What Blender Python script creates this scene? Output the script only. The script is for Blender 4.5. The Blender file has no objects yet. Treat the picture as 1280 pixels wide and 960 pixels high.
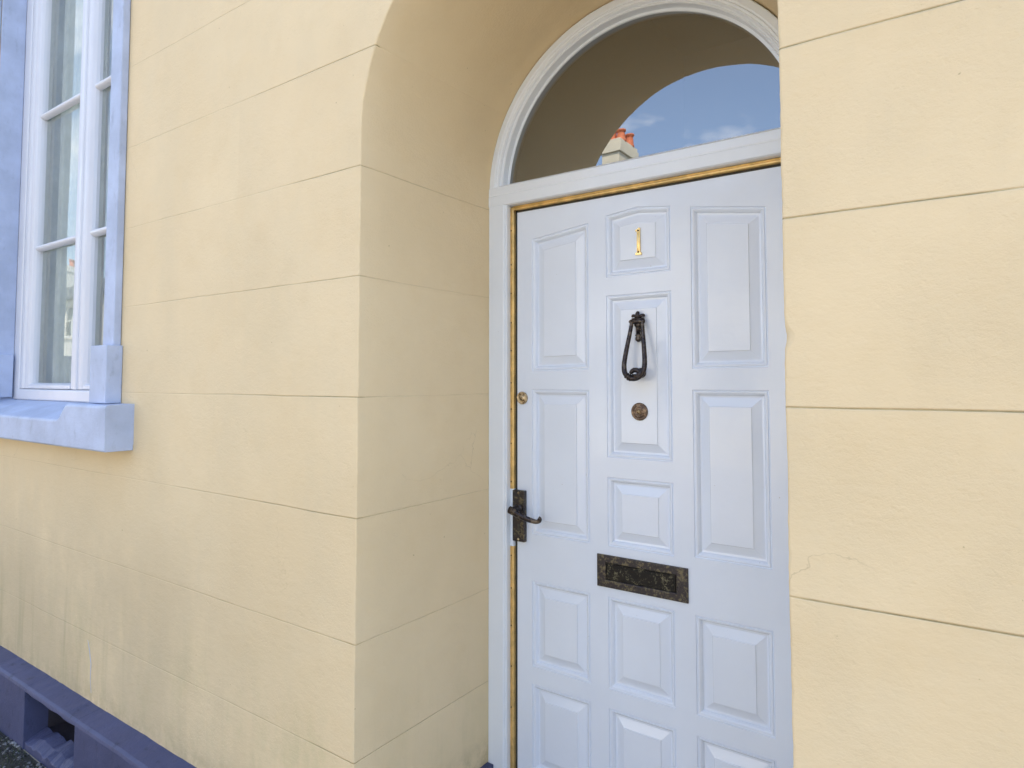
import bpy, math, random
from mathutils import Vector, noise
from mathutils.geometry import tessellate_polygon

random.seed(7)
E = 1.50                      # eye height above the ground; shapes below are given relative to eye level
F = 1.19                      # front face of the yellow wall
scene = bpy.context.scene
COL = scene.collection
R = math.radians

# ------------------------------------------------------------------ camera
cam_d = bpy.data.cameras.new("camera")
cam = bpy.data.objects.new("camera", cam_d)
COL.objects.link(cam)
cam.location = (0, 0, E)
cam.rotation_euler = (R(90 + 2.81), 0, R(35.09))
cam_d.sensor_width = 36
cam_d.lens = 821.0 / 1280 * 36
cam_d.shift_y = -(480 - 434.4) / 1280
cam_d.clip_start = 0.05
cam_d.clip_end = 2000
scene.camera = cam

# ------------------------------------------------------------------ world and sun
SUN_EL, SUN_AZ = 52, 35       # azimuth measured from +y (behind the house) towards +x
w = bpy.data.worlds.new("World")
scene.world = w
w.use_nodes = True
nt = w.node_tree
nt.nodes.clear()
out = nt.nodes.new('ShaderNodeOutputWorld')
bg = nt.nodes.new('ShaderNodeBackground')
sky = nt.nodes.new('ShaderNodeTexSky')
sky.sky_type = 'NISHITA'
sky.sun_disc = False
sky.sun_elevation = R(SUN_EL)
sky.sun_rotation = R(SUN_AZ)
sky.air_density = 1.0
sky.dust_density = 0.6
sky.ozone_density = 2.2
tc = nt.nodes.new('ShaderNodeTexCoord')
mp = nt.nodes.new('ShaderNodeMapping')
mp.inputs['Scale'].default_value = (1, 1, 2.2)
mp.inputs['Location'].default_value = (0.35, 0.1, 0.2)
nz = nt.nodes.new('ShaderNodeTexNoise')
nz.inputs['Scale'].default_value = 3.2
nz.inputs['Detail'].default_value = 9
nz.inputs['Roughness'].default_value = 0.58
cr = nt.nodes.new('ShaderNodeValToRGB')
cr.color_ramp.elements[0].position = 0.56
cr.color_ramp.elements[1].position = 0.80
cr.color_ramp.elements[0].color = (.07, .07, .07, 1)
sep = nt.nodes.new('ShaderNodeSeparateXYZ')
mix = nt.nodes.new('ShaderNodeMix')
mix.data_type = 'RGBA'
mix.inputs['B'].default_value = (8.5, 8.3, 8.0, 1)
nt.links.new(tc.outputs['Generated'], mp.inputs['Vector'])
nt.links.new(mp.outputs['Vector'], nz.inputs['Vector'])
nt.links.new(nz.outputs['Fac'], cr.inputs['Fac'])
nt.links.new(cr.outputs['Color'], mix.inputs['Factor'])
nt.links.new(sky.outputs['Color'], mix.inputs['A'])
nt.links.new(mix.outputs['Result'], bg.inputs['Color'])
bg.inputs['Strength'].default_value = 0.15
nt.links.new(bg.outputs['Background'], out.inputs['Surface'])

sd = bpy.data.lights.new("sun", 'SUN')
sd.energy = 3.4
sd.angle = R(0.53)
sd.color = (1.0, 0.93, 0.82)
sun = bpy.data.objects.new("sun", sd)
COL.objects.link(sun)
sun.location = (6, 20, 20)
dvec = Vector((math.sin(R(SUN_AZ)) * math.cos(R(SUN_EL)), math.cos(R(SUN_AZ)) * math.cos(R(SUN_EL)), math.sin(R(SUN_EL))))
sun.rotation_euler = (-dvec).to_track_quat('-Z', 'Y').to_euler()

scene.view_settings.view_transform = 'Standard'
scene.view_settings.look = 'None'
scene.view_settings.exposure = 1.70
scene.view_settings.gamma = 1
scene.render.engine = 'CYCLES'
scene.cycles.max_bounces = 8
scene.cycles.diffuse_bounces = 5

# ------------------------------------------------------------------ node helpers
class NT:
    def __init__(s, name):
        s.m = bpy.data.materials.new(name)
        s.m.use_nodes = True
        s.t = s.m.node_tree
        s.b = s.t.nodes['Principled BSDF']
        s.geo = None
    def n(s, typ, **kw):
        x = s.t.nodes.new(typ)
        for k, v in kw.items():
            setattr(x, k, v)
        return x
    def l(s, a, b):
        s.t.links.new(a, b)
    def pos(s):
        if s.geo is None:
            s.geo = s.n('ShaderNodeNewGeometry')
            s.sp = s.n('ShaderNodeSeparateXYZ')
            s.l(s.geo.outputs['Position'], s.sp.inputs[0])
        return s.geo.outputs['Position']
    def xyz(s):
        s.pos()
        return s.sp.outputs
    def val(s, sock, v):
        if isinstance(v, (int, float)):
            sock.default_value = v
        elif isinstance(v, tuple):
            sock.default_value = v if len(v) == 4 or sock.type == 'VECTOR' else v + (1,)
        else:
            s.l(v, sock)
    def math(s, op, a, b=0.0, c=None, clamp=False):
        x = s.n('ShaderNodeMath', operation=op)
        x.use_clamp = clamp
        s.val(x.inputs[0], a)
        s.val(x.inputs[1], b)
        if c is not None:
            s.val(x.inputs[2], c)
        return x.outputs[0]
    def noise(s, scale, detail=3, rough=.5, stretch=None, loc=None, dist=0):
        x = s.n('ShaderNodeTexNoise')
        x.inputs['Scale'].default_value = scale
        x.inputs['Detail'].default_value = detail
        x.inputs['Roughness'].default_value = rough
        x.inputs['Distortion'].default_value = dist
        v = s.pos()
        if stretch or loc:
            m = s.n('ShaderNodeMapping')
            if stretch: m.inputs['Scale'].default_value = stretch
            if loc: m.inputs['Location'].default_value = loc
            s.l(v, m.inputs['Vector'])
            v = m.outputs['Vector']
        s.l(v, x.inputs['Vector'])
        return x.outputs['Fac']
    def ramp(s, v, a, b, lo=0.0, hi=1.0, smooth=True):
        x = s.n('ShaderNodeMapRange')
        x.interpolation_type = 'SMOOTHSTEP' if smooth else 'LINEAR'
        s.val(x.inputs['Value'], v)
        for i, q in zip(('From Min', 'From Max', 'To Min', 'To Max'), (a, b, lo, hi)):
            s.val(x.inputs[i], q)
        return x.outputs[0]
    def mix(s, f, a, b):
        x = s.n('ShaderNodeMix', data_type='RGBA')
        s.val(x.inputs['Factor'], f)
        s.val(x.inputs['A'], a)
        s.val(x.inputs['B'], b)
        return x.outputs['Result']
    def bump(s, h, dist, strength=1.0, prev=None):
        x = s.n('ShaderNodeBump')
        x.inputs['Strength'].default_value = strength
        x.inputs['Distance'].default_value = dist
        s.l(h, x.inputs['Height'])
        if prev is not None:
            s.l(prev, x.inputs['Normal'])
        return x.outputs['Normal']
    def set(s, **kw):
        for k, v in kw.items():
            s.val(s.b.inputs[k.replace('_', ' ')], v)
        return s

def simple(name, col, rough=.5, metal=0.0, var=0.0, vscale=8, bump=0.0, bscale=60, spec=.5, coat=0.0):
    t = NT(name)
    c = col
    if var:
        f = t.ramp(t.noise(vscale, 5, .6), .3, .7)
        c = t.mix(f, tuple(x * (1 - var) for x in col), tuple(min(1, x * (1 + var)) for x in col))
    t.set(Base_Color=c, Roughness=rough, Metallic=metal, Specular_IOR_Level=spec, Coat_Weight=coat)
    if bump:
        t.l(t.bump(t.noise(bscale, 4, .6), bump), t.b.inputs['Normal'])
    return t.m

# ---- painted render of the yellow wall: sandy grain, trowel unevenness, ruled joints, stains
COURSES = [1.21, .892, .577, .277, -.047, -.364, -.690, -.988]
def wall_material():
    t = NT("cream_painted_render")
    X, Y, Z = t.xyz()[0], t.xyz()[1], t.xyz()[2]
    big = t.noise(1.6, 3, .5)
    mid = t.noise(9, 4, .6)
    col = t.mix(t.ramp(big, .3, .7), (.738, .592, .368), (.788, .642, .412))
    col = t.mix(t.math('MULTIPLY', t.ramp(mid, .45, .8), .35), col, (.715, .555, .32))
    # every ruled block took the paint a little differently
    bx = t.math('FLOOR', t.math('ADD', t.math('MULTIPLY', X, 1.05), t.math('MULTIPLY', t.math('FLOOR', t.math('DIVIDE', t.math('SUBTRACT', Z, E - .047), .3135)), .5)))
    bz = t.math('FLOOR', t.math('DIVIDE', t.math('SUBTRACT', Z, E - .047), .3135))
    cb = t.n('ShaderNodeCombineXYZ'); t.l(bx, cb.inputs[0]); t.l(bz, cb.inputs[1])
    wn = t.n('ShaderNodeTexWhiteNoise'); t.l(cb.outputs[0], wn.inputs['Vector'])
    col = t.mix(t.math('MULTIPLY', wn.outputs['Value'], .22), col, (.70, .545, .33))
    # ruled joints
    wob = t.math('MULTIPLY', t.math('SUBTRACT', t.noise(2.3, 2, .5), .5), .007)
    zz = t.math('ADD', Z, wob)
    dist = None
    for c in COURSES:
        d = t.math('ABSOLUTE', t.math('SUBTRACT', zz, c + E))
        dist = d if dist is None else t.math('MINIMUM', dist, d)
    fine = t.noise(45, 3, .6)
    right = t.ramp(X, -2.25, -1.0)
    wid = t.math('MULTIPLY_ADD', fine, t.math('MULTIPLY_ADD', right, .0007, .0006), .0001)
    line = t.math('SUBTRACT', 1.0, t.ramp(dist, t.math('MULTIPLY', wid, .4), t.math('ADD', wid, .0008)), clamp=True)
    inside = t.ramp(Y, 1.2, 1.22)
    high = t.math('MULTIPLY', inside, t.ramp(Z, E + .62, E + .66))
    patch = t.ramp(t.noise(2.1, 3, .6, loc=(3, 1, 7)), .36, .56)
    vis = t.math('MULTIPLY', t.math('MULTIPLY_ADD', patch, .72, .28), t.math('MULTIPLY_ADD', right, .62, .38))
    vis = t.math('MULTIPLY', vis, t.math('MULTIPLY_ADD', inside, -.5, 1.0))
    vis = t.math('MULTIPLY', vis, t.math('SUBTRACT', 1.0, high))
    vis = t.math('MULTIPLY', vis, t.ramp(t.math('ABSOLUTE', t.math('SUBTRACT', X, -1.0)), 5, 6, 1, .5))
    lcol = t.math('MULTIPLY', line, vis)
    groove = t.math('MULTIPLY', t.math('SUBTRACT', 1.0, t.ramp(dist, .0, .003)), t.math('MULTIPLY_ADD', vis, .8, .2))
    # perpends, very faint
    perp = None
    for c in (-2.02, -3.2, .62):
        d = t.math('ABSOLUTE', t.math('SUBTRACT', t.math('ADD', X, t.math('MULTIPLY', wob, .6)), c))
        perp = d if perp is None else t.math('MINIMUM', perp, d)
    pg = t.math('MULTIPLY', t.math('SUBTRACT', 1.0, t.ramp(perp, .0, .004)), .25)
    vo = t.n('ShaderNodeTexVoronoi', feature='DISTANCE_TO_EDGE')
    vo.inputs['Scale'].default_value = 1.7
    vm = t.n('ShaderNodeVectorMath', operation='ADD')
    vn = t.n('ShaderNodeTexNoise'); vn.inputs['Scale'].default_value = 6; vn.inputs['Detail'].default_value = 5
    t.l(t.pos(), vn.inputs['Vector'])
    vs = t.n('ShaderNodeVectorMath', operation='SCALE'); vs.inputs['Scale'].default_value = .16
    t.l(vn.outputs['Color'], vs.inputs[0]); t.l(t.pos(), vm.inputs[0]); t.l(vs.outputs[0], vm.inputs[1])
    t.l(vm.outputs[0], vo.inputs['Vector'])
    crk = t.math('MULTIPLY', t.math('SUBTRACT', 1.0, t.ramp(vo.outputs['Distance'], .0004, .0016)), t.ramp(t.noise(1.9, 3, .6, loc=(4, 1, 9)), .56, .66))
    col = t.mix(t.math('MULTIPLY', crk, .30), col, (.30, .22, .11))
    # stains: vertical runs low on the wall left, green tinge by the arch foot
    runs = t.noise(13, 4, .65, stretch=(1, 1, .06), loc=(.4, 0, 0))
    low = t.ramp(Z, E - .62, E - 1.22)
    lft = t.ramp(X, -2.3, -3.2)
    st = t.math('MULTIPLY', t.math('MULTIPLY', t.ramp(runs, .50, .68), low), t.math('MULTIPLY_ADD', lft, .75, .12))
    col = t.mix(t.math('MULTIPLY', st, .62), col, (.30, .27, .12))
    grn = t.math('MULTIPLY', t.ramp(t.noise(7, 5, .7, stretch=(1, 1, .5), loc=(2, 5, 1)), .45, .7), t.ramp(Z, E - .72, E - 1.1))
    col = t.mix(t.math('MULTIPLY', grn, t.math('MULTIPLY_ADD', t.ramp(Y, 1.2, 1.25), -.16, .28)), col, (.42, .42, .20))
    foot = t.math('MULTIPLY', t.ramp(Z, E - 1.13, E - 1.24), t.ramp(t.noise(16, 4, .7), .35, .65))
    col = t.mix(t.math('MULTIPLY', foot, .5), col, (.30, .25, .12))
    grime = t.ramp(t.noise(3.1, 5, .65, stretch=(1, 1, .45), loc=(9, 2, 4)), .38, .75)
    col = t.mix(t.math('MULTIPLY', grime, t.math('MULTIPLY_ADD', t.ramp(Y, 1.2, 1.25), -.14, .22)), col, (.56, .50, .36))
    dust_dimming = t.math('MULTIPLY', t.math('MULTIPLY', t.ramp(Z, E - .15, E - .95), t.ramp(X, -1.2, -2.6)), t.ramp(t.noise(2.6, 5, .65, stretch=(1, 1, .6), loc=(7, 7, 2)), .12, .60))  # dirt plus painted-in dimming of the wall towards the lower left
    col = t.mix(t.math('MULTIPLY', dust_dimming, .60), col, (.46, .39, .265))
    # small specks
    sp = t.ramp(t.noise(75, 1, .5, loc=(5, 5, 5)), .80, .84)
    col = t.mix(t.math('MULTIPLY', sp, .55), col, (.30, .22, .10))
    jc = t.mix(t.ramp(t.noise(5, 4, .6), .42, .62), (.40, .30, .13), (.15, .14, .05))
    col = t.mix(t.math('MULTIPLY', lcol, .75), col, jc)
    t.set(Base_Color=col, Roughness=.72, Specular_IOR_Level=.3)
    n1 = t.bump(t.noise(3.2, 3, .5), .02, .35)
    n2 = t.bump(t.noise(26, 4, .6, stretch=(1, 1, 1.8)), .003, .5, n1)
    amp = t.ramp(t.noise(4, 3, .6, loc=(1, 8, 3)), .35, .65, .35, 1.0)
    n3 = t.bump(t.math('MULTIPLY', t.noise(150, 5, .75), amp), .0020, .85, n2)
    pits = t.math('MULTIPLY', t.ramp(t.noise(60, 2, .5, loc=(3, 3, 9)), .62, .75), t.math('MULTIPLY', amp, -1))
    n4 = t.bump(pits, .0012, .35, n3)
    n5 = t.bump(t.math('MULTIPLY', t.math('MAXIMUM', groove, pg), -1), .003, .7, n4)
    t.l(n5, t.b.inputs['Normal'])
    return t.m

def door_paint(name, col, rough, seed):
    t = NT(name)
    v = t.ramp(t.noise(3, 4, .6, loc=(seed, 0, 0)), .3, .7)
    c = t.mix(v, tuple(x * .96 for x in col), col)
    dirt = t.ramp(t.noise(120, 1, .5, loc=(seed, 2, 0)), .80, .83)
    c = t.mix(t.math('MULTIPLY', dirt, .5), c, (.35, .33, .3))
    r = t.ramp(t.noise(5, 4, .6, loc=(0, seed, 0)), .3, .7, rough * .8, rough * 1.3)
    t.set(Base_Color=c, Roughness=r, Specular_IOR_Level=.65)
    n1 = t.bump(t.noise(11, 3, .5), .004, .38)
    n2 = t.bump(t.noise(160, 3, .5, stretch=(1, 1, .12)), .0006, .35, n1)
    n3 = t.bump(t.noise(90, 2, .5), .0006, .3, n2)
    t.l(n3, t.b.inputs['Normal'])
    return t.m

def stone_paint(name, col, worn):
    t = NT(name)
    v = t.ramp(t.noise(5, 5, .6), .3, .7)
    c = t.mix(v, tuple(x * .86 for x in col), tuple(min(1, x * 1.08) for x in col))
    g = t.ramp(t.noise(22, 5, .7, stretch=(1, 1, .5)), .55, .75)
    c = t.mix(t.math('MULTIPLY', g, worn), c, tuple(x * .45 for x in col))
    t.set(Base_Color=c, Roughness=.6)
    n1 = t.bump(t.noise(16, 5, .65), .006, .6)
    n2 = t.bump(t.noise(130, 3, .6), .0014, .6, n1)
    t.l(n2, t.b.inputs['Normal'])
    return t.m

def old_metal(name, dark, gold, amt, rough=.42, sc=70):
    t = NT(name)
    a = t.noise(sc, 5, .7)
    b = t.noise(sc * .3, 4, .6, loc=(4, 4, 4))
    f = t.ramp(t.math('MULTIPLY_ADD', b, .5, t.math('MULTIPLY', a, .6)), .62 - amt, .75 - amt)
    c = t.mix(f, dark, gold)
    t.set(Base_Color=c, Roughness=t.ramp(a, .3, .7, rough * .7, rough * 1.4), Metallic=.75)
    t.l(t.bump(a, .0014, .8), t.b.inputs['Normal'])
    return t.m

def glass(name, refl_ior, tint, wav, veil=(.50, .52, .42), vmax=.055):
    t = NT(name)
    t.t.nodes.remove(t.b)
    o = t.t.nodes['Material Output']
    fr = t.n('ShaderNodeFresnel')
    fr.inputs['IOR'].default_value = refl_ior
    gl = t.n('ShaderNodeBsdfGlossy')
    gl.inputs['Roughness'].default_value = 0.0
    gl.inputs['Color'].default_value = (.96, .98, 1, 1)
    tr = t.n('ShaderNodeBsdfTransparent')
    tr.inputs['Color'].default_value = tint
    df = t.n('ShaderNodeBsdfDiffuse')
    df.inputs['Color'].default_value = veil + (1,)
    dm = t.n('ShaderNodeMixShader')
    t.val(dm.inputs[0], t.ramp(t.noise(6, 4, .6), .3, .8, vmax * .4, vmax))
    mx = t.n('ShaderNodeMixShader')
    if wav:
        b = t.bump(t.noise(3.5, 1, .4), wav, 1.0)
        t.l(b, gl.inputs['Normal'])
    t.l(tr.outputs[0], dm.inputs[1])
    t.l(df.outputs[0], dm.inputs[2])
    t.l(fr.outputs[0], mx.inputs[0])
    t.l(dm.outputs[0], mx.inputs[1])
    t.l(gl.outputs[0], mx.inputs[2])
    t.l(mx.outputs[0], o.inputs['Surface'])
    return t.m

M = dict(
    wall=wall_material(),
    door=door_paint("glossy_white_door_paint", (.740, .815, .94), .10, 1),
    frame=door_paint("white_frame_paint", (.76, .82, .90), .18, 5),
    winframe=door_paint("white_window_paint", (.66, .68, .74), .35, 9),
    blue=stone_paint("pale_blue_stone_paint", (.44, .51, .68), .42),
    plinth=stone_paint("slate_blue_plinth_paint", (.062, .070, .150), .95),
    niche=stone_paint("vent_recess_shade", (.035, .03, .04), .6),  # near-black tone paints in the shade of the vent recess
    brass=simple("brass_strip", (.74, .50, .19), .38, .6, .18, 30),
    brassnum=simple("polished_brass", (.92, .70, .34), .18, 1.0, .1, 40),
    lockbrass=old_metal("worn_lock_brass", (.22, .15, .08), (.70, .56, .36), .12, .35, 120),
    bronze=old_metal("dull_bronze", (.13, .09, .07), (.40, .29, .20), .10, .45, 150),
    iron=old_metal("tarnished_dark_metal", (.045, .038, .04), (.17, .14, .11), .07, .30, 60),
    plate=old_metal("mottled_letter_plate", (.055, .050, .056), (.18, .16, .105), .09, .38, 130),
    flap=old_metal("blackened_flap", (.022, .021, .021), (.20, .19, .13), .055, .42, 170),
    dark=simple("black_gap", (.045, .045, .04), .7),
    screw=simple("screw_slot", (.05, .035, .02), .5, .6),
    fanglass=glass("fanlight_glass", 3.05, (.35, .36, .34, 1), .0006),
    winglass=glass("window_glass", 1.52, (.86, .90, .90, 1), .0008, (.50, .56, .56), .36),
    inner=simple("interior_plaster", (.30, .29, .26), .9),
    curtain=simple("pale_curtain_cloth", (.80, .84, .80), .9, 0, .06, 5),
    roof=simple("slate_roof", (.10, .105, .12), .6, 0, .3, 3, .006, 20),
    pot=simple("terracotta", (.62, .17, .07), .7, 0, .18, 9, .004, 30),
    white=simple("white_render", (.80, .78, .72), .8, 0, .06, 3, .003, 40),
    creamr=simple("cream_render", (.74, .66, .50), .8, 0, .06, 3, .003, 40),
    pinkr=simple("pale_pink_render", (.72, .52, .44), .8, 0, .06, 3, .003, 40),
    oppwin=simple("opposite_window_glass", (.03, .035, .045), .05),
    oppdoor=simple("opposite_door_paint", (.05, .09, .16), .3),
)

# ------------------------------------------------------------------ mesh helpers (coordinates relative to eye level)
def tag(o, label=None, cat=None, group=None, kind=None):
    if label: o['label'] = label
    if cat: o['category'] = cat
    if group: o['group'] = group
    if kind: o['kind'] = kind
    return o

def thing(name, loc, label, cat, group=None):
    o = bpy.data.objects.new(name, None)
    COL.objects.link(o)
    o.location = (loc[0], loc[1], loc[2] + E)
    return tag(o, label, cat, group)

class MB:
    def __init__(s):
        s.v = []
        s.f = []
        s.sm = []
    def vert(s, x, y, z):
        s.v.append((x, y, z))
        return len(s.v) - 1
    def face(s, idx, smooth=False):
        s.f.append(tuple(idx))
        s.sm.append(smooth)
    def box(s, x0, x1, y0, y1, z0, z1):
        i = [s.vert(x, y, z) for z in (z0, z1) for y in (y0, y1) for x in (x0, x1)]
        for q in ((0, 2, 3, 1), (4, 5, 7, 6), (0, 1, 5, 4), (2, 6, 7, 3), (0, 4, 6, 2), (1, 3, 7, 5)):
            s.face([i[k] for k in q])
    def loft(s, rings, close=True, caps=True, smooth=False):
        """rings: list of lists of (x,y,z)"""
        ids = [[s.vert(*p) for p in r] for r in rings]
        n = len(ids[0])
        for a, b in zip(ids[:-1], ids[1:]):
            for k in range(n if close else n - 1):
                s.face((a[k], a[(k + 1) % n], b[(k + 1) % n], b[k]), smooth)
        if caps and close:
            s.face(ids[0][::-1])
            s.face(ids[-1])
        return ids
    def tube(s, pts, rad, n=12, flat=1.0):
        pts = [Vector(p) for p in pts]
        if not isinstance(rad, (list, tuple)):
            rad = [rad] * len(pts)
        rings = []
        up = Vector((0.03, 1, 0.02)).normalized()
        for k, p in enumerate(pts):
            a = pts[max(0, k - 1)]
            b = pts[min(len(pts) - 1, k + 1)]
            t = (b - a).normalized()
            u = up - t * up.dot(t)
            if u.length < 1e-3:
                u = Vector((1, 0, 0)) - t * t.x
            u.normalize()
            v = t.cross(u)
            rings.append([tuple(p + (u * math.cos(2 * math.pi * j / n) * flat + v * math.sin(2 * math.pi * j / n)) * rad[k]) for j in range(n)])
        s.loft(rings, smooth=True)
    def lathe(s, c, axis, prof, n=32):
        """prof: list of (radius, distance along axis)"""
        c = Vector(c)
        ax = Vector(axis).normalized()
        u = Vector((0, 0, 1)) if abs(ax.z) < .9 else Vector((1, 0, 0))
        u = (u - ax * u.dot(ax)).normalized()
        v = ax.cross(u)
        rings = [[tuple(c + ax * h + (u * math.cos(2 * math.pi * j / n) + v * math.sin(2 * math.pi * j / n)) * max(r, 1e-4)) for j in range(n)] for r, h in prof]
        s.loft(rings, smooth=True)
    def ball(s, c, r, sc=(1, 1, 1), n=12):
        c = Vector(c)
        rings = []
        for k in range(1, n):
            a = math.pi * k / n
            rings.append([(c.x + r * sc[0] * math.sin(a) * math.cos(2 * math.pi * j / n), c.y + r * sc[1] * math.sin(a) * math.sin(2 * math.pi * j / n), c.z + r * sc[2] * math.cos(a)) for j in range(n)])
        s.loft(rings, smooth=True)
    def poly(s, loops, y, flip=False):
        """planar region in the xz plane at depth y; loops[0] outer, the rest holes"""
        tri = tessellate_polygon([[Vector((p[0], 0, p[1])) for p in lp] for lp in loops])
        ids = [s.vert(p[0], y, p[1]) for lp in loops for p in lp]
        for t in tri:
            a, b, c = [Vector(s.v[ids[k]]) for k in t]
            nrm = (b - a).cross(c - a)
            q = [ids[k] for k in t]
            if (nrm.y > 0) != flip:
                q.reverse()
            s.face(q)
        out, k = [], 0
        for lp in loops:
            out.append(ids[k:k + len(lp)])
            k += len(lp)
        return out
    def build(s, name, mat, parent=None, bevel=0.0, seg=2, recalc=True, autosmooth=None):
        me = bpy.data.meshes.new(name)
        me.from_pydata([(x, y, z + E) for x, y, z in s.v], [], s.f)
        me.polygons.foreach_set('use_smooth', s.sm)
        me.materials.append(M[mat] if isinstance(mat, str) else mat)
        if recalc:
            import bmesh
            bm = bmesh.new()
            bm.from_mesh(me)
            bmesh.ops.recalc_face_normals(bm, faces=bm.faces)
            bm.to_mesh(me)
            bm.free()
        me.update()
        o = bpy.data.objects.new(name, me)
        COL.objects.link(o)
        if parent is not None:
            o.parent = parent
            if parent.type == 'EMPTY':
                o.location = -Vector(parent.location)
        if bevel:
            b = o.modifiers.new('bevel', 'BEVEL')
            b.width = bevel
            b.segments = seg
            b.limit_method = 'ANGLE'
            b.angle_limit = R(35)
            b.harden_normals = False
        return o

def offset_poly(pts, d):
    """inward offset of a convex counter-clockwise polygon (x,z)"""
    n = len(pts)
    outp = []
    for k in range(n):
        p0, p1, p2 = Vector(pts[k - 1]), Vector(pts[k]), Vector(pts[(k + 1) % n])
        e1 = (p1 - p0).normalized()
        e2 = (p2 - p1).normalized()
        n1 = Vector((-e1.y, e1.x))
        n2 = Vector((-e2.y, e2.x))
        b = (n1 + n2)
        b = b / max(.2, b.length_squared) * 2
        outp.append(tuple(p1 + b * d))
    return outp

def rect(a, b, c, d): return [(a, c), (b, c), (b, d), (a, d)]

def nz1(x, y=0., z=0.):
    return noise.noise(Vector((x, y, z)))

# ------------------------------------------------------------------ ground
def sheet(name, x0, x1, y0, y1, z, mat, nx=1, ny=1, kind='structure'):
    m = MB()
    i = [m.vert(x0, y0, z), m.vert(x1, y0, z), m.vert(x1, y1, z), m.vert(x0, y1, z)]
    m.face(i)
    return tag(m.build(name, mat, recalc=False), kind=kind)

def asphalt(name, a, b):
    t = NT(name)
    c = t.mix(t.ramp(t.noise(60, 3, .7), .35, .65), a, b)
    t.set(Base_Color=c, Roughness=.85)
    t.l(t.bump(t.noise(150, 3, .7), .004), t.b.inputs['Normal'])
    return t.m
def paving():
    t = NT("buff_paving_slabs")
    br = t.n('ShaderNodeTexBrick')
    br.inputs['Scale'].default_value = 1.0
    br.inputs['Brick Width'].default_value = .6
    br.inputs['Row Height'].default_value = .6
    br.inputs['Mortar Size'].default_value = .008
    t.l(t.pos(), br.inputs['Vector'])
    br.inputs['Color1'].default_value = (.42, .35, .25, 1)  # buff tint chosen for the warm light it bounces into the doorway
    br.inputs['Color2'].default_value = (.48, .40, .29, 1)
    br.inputs['Mortar'].default_value = (.08, .08, .07, 1)
    c = t.mix(t.math('MULTIPLY', t.ramp(t.noise(9, 5, .7), .4, .8), .5), br.outputs['Color'], (.18, .17, .15))
    t.set(Base_Color=c, Roughness=.8)
    t.l(t.bump(t.noise(80, 3, .7), .003), t.b.inputs['Normal'])
    return t.m
sheet('ground', -300, 300, -300, 300, -1.66, simple("open_ground", (.16, .16, .11), .9, 0, .3, .3))
sheet('road', -60, 60, -6.9, -1.45, -1.62, asphalt("worn_asphalt", (.22, .18, .14), (.30, .25, .20)))
m = MB()
m.box(-60, 60, -1.30, 1.20, -1.65, -1.50)
tag(m.build('pavement', paving()), kind='structure')
m = MB()
m.box(-60, 60, -9.0, -7.05, -1.65, -1.50)
tag(m.build('far_pavement', paving()), kind='structure')
kerbm = simple("granite_kerb", (.32, .31, .30), .8, 0, .2, 20, .003, 60)
for nm, a, b in (('kerb', -1.45, -1.302), ('far_kerb', -7.048, -6.9)):
    m = MB()
    m.box(-60, 60, a, b, -1.65, -1.492)
    tag(m.build(nm, kerbm, bevel=.012), kind='structure')

# ------------------------------------------------------------------ the yellow house
house = thing('yellow_house', (-1.5, 1.19, -1.5), 'pale yellow rendered house with an arched doorway and white panelled front door', 'house')

# outline of the arched opening, from the left foot over the arch to the right foot; returns (x,z,nx,nz)
def arch_path(xl, xr, zs, zb, step=.012, na=110):
    cx, r = (xl + xr) / 2, (xr - xl) / 2
    p = []
    n = max(2, int((zs - zb) / step))
    for k in range(n):
        p.append((xl, zb + (zs - zb) * k / n, -1, 0))
    for k in range(na + 1):
        a = math.pi - math.pi * k / na
        p.append((cx + r * math.cos(a), zs + r * math.sin(a), math.cos(a), math.sin(a)))
    for k in range(1, n + 1):
        p.append((xr, zs - (zs - zb) * k / n, 1, 0))
    return p
FRONT = arch_path(-1.334, -.265, .660, -1.49, step=.0125)
BACK = arch_path(-1.335, -.292, .632, -1.49, step=.0122)
nfr = min(len(FRONT), len(BACK))
def resample(path, n):
    L = [0]
    for a, b in zip(path[:-1], path[1:]):
        L.append(L[-1] + math.hypot(b[0] - a[0], b[1] - a[1]))
    res, j = [], 0
    for k in range(n):
        t = L[-1] * k / (n - 1)
        while j < len(L) - 2 and L[j + 1] < t:
            j += 1
        u = (t - L[j]) / max(1e-9, L[j + 1] - L[j])
        a, b = path[j], path[j + 1]
        res.append(tuple(a[i] * (1 - u) + b[i] * u for i in range(4)))
    return res
N = 470
FRONT, BACK = resample(FRONT, N), resample(BACK, N)
wm = MB()
def arris(x, z):
    j = .0016 * nz1(x * 9, z * 9, 1.7) + .0011 * nz1(x * 60, z * 60, 4.2)
    c = nz1(x * 38, z * 38, 9.1)
    e = .004 + (max(0, c - .32) * .012)
    if x > -.4:                                   # the knocked-out spot on the right jamb
        e += .013 * math.exp(-((z - .075) / .016) ** 2)
        e += .004 * max(0, nz1(z * 22, 3, 3)) * (1 if z < -.2 else .4)
    return j, e
rings = []
data = [arris(p[0], p[1]) for p in FRONT]
for a in (0, 30, 60, 90):
    ring = []
    for p, (j, e) in zip(FRONT, data):
        o = j + e * (1 - math.sin(R(a)))
        ring.append((p[0] + p[2] * o, F + e * (1 - math.cos(R(a))), p[1] + p[3] * o))
    rings.append(ring)
for t in (.12, .35, .65, 1.0):
    yy = 1.196 + (1.86 - 1.196) * t
    rings.append([(a[0] * (1 - t) + b[0] * t + .002 * nz1(a[0] * 3, a[1] * 3, yy * 3), yy, a[1] * (1 - t) + b[1] * t) for a, b in zip(FRONT, BACK)])
archloop = [(q[0], q[2]) for q in rings[0]]
X0, X1, ZT = -13.0, 2.2, 4.6  # unseen right end and height set so sun spills onto the street
outer = [(X0, -1.49)] + archloop + [(X1, -1.49), (X1, ZT), (X0, ZT)]
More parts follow.
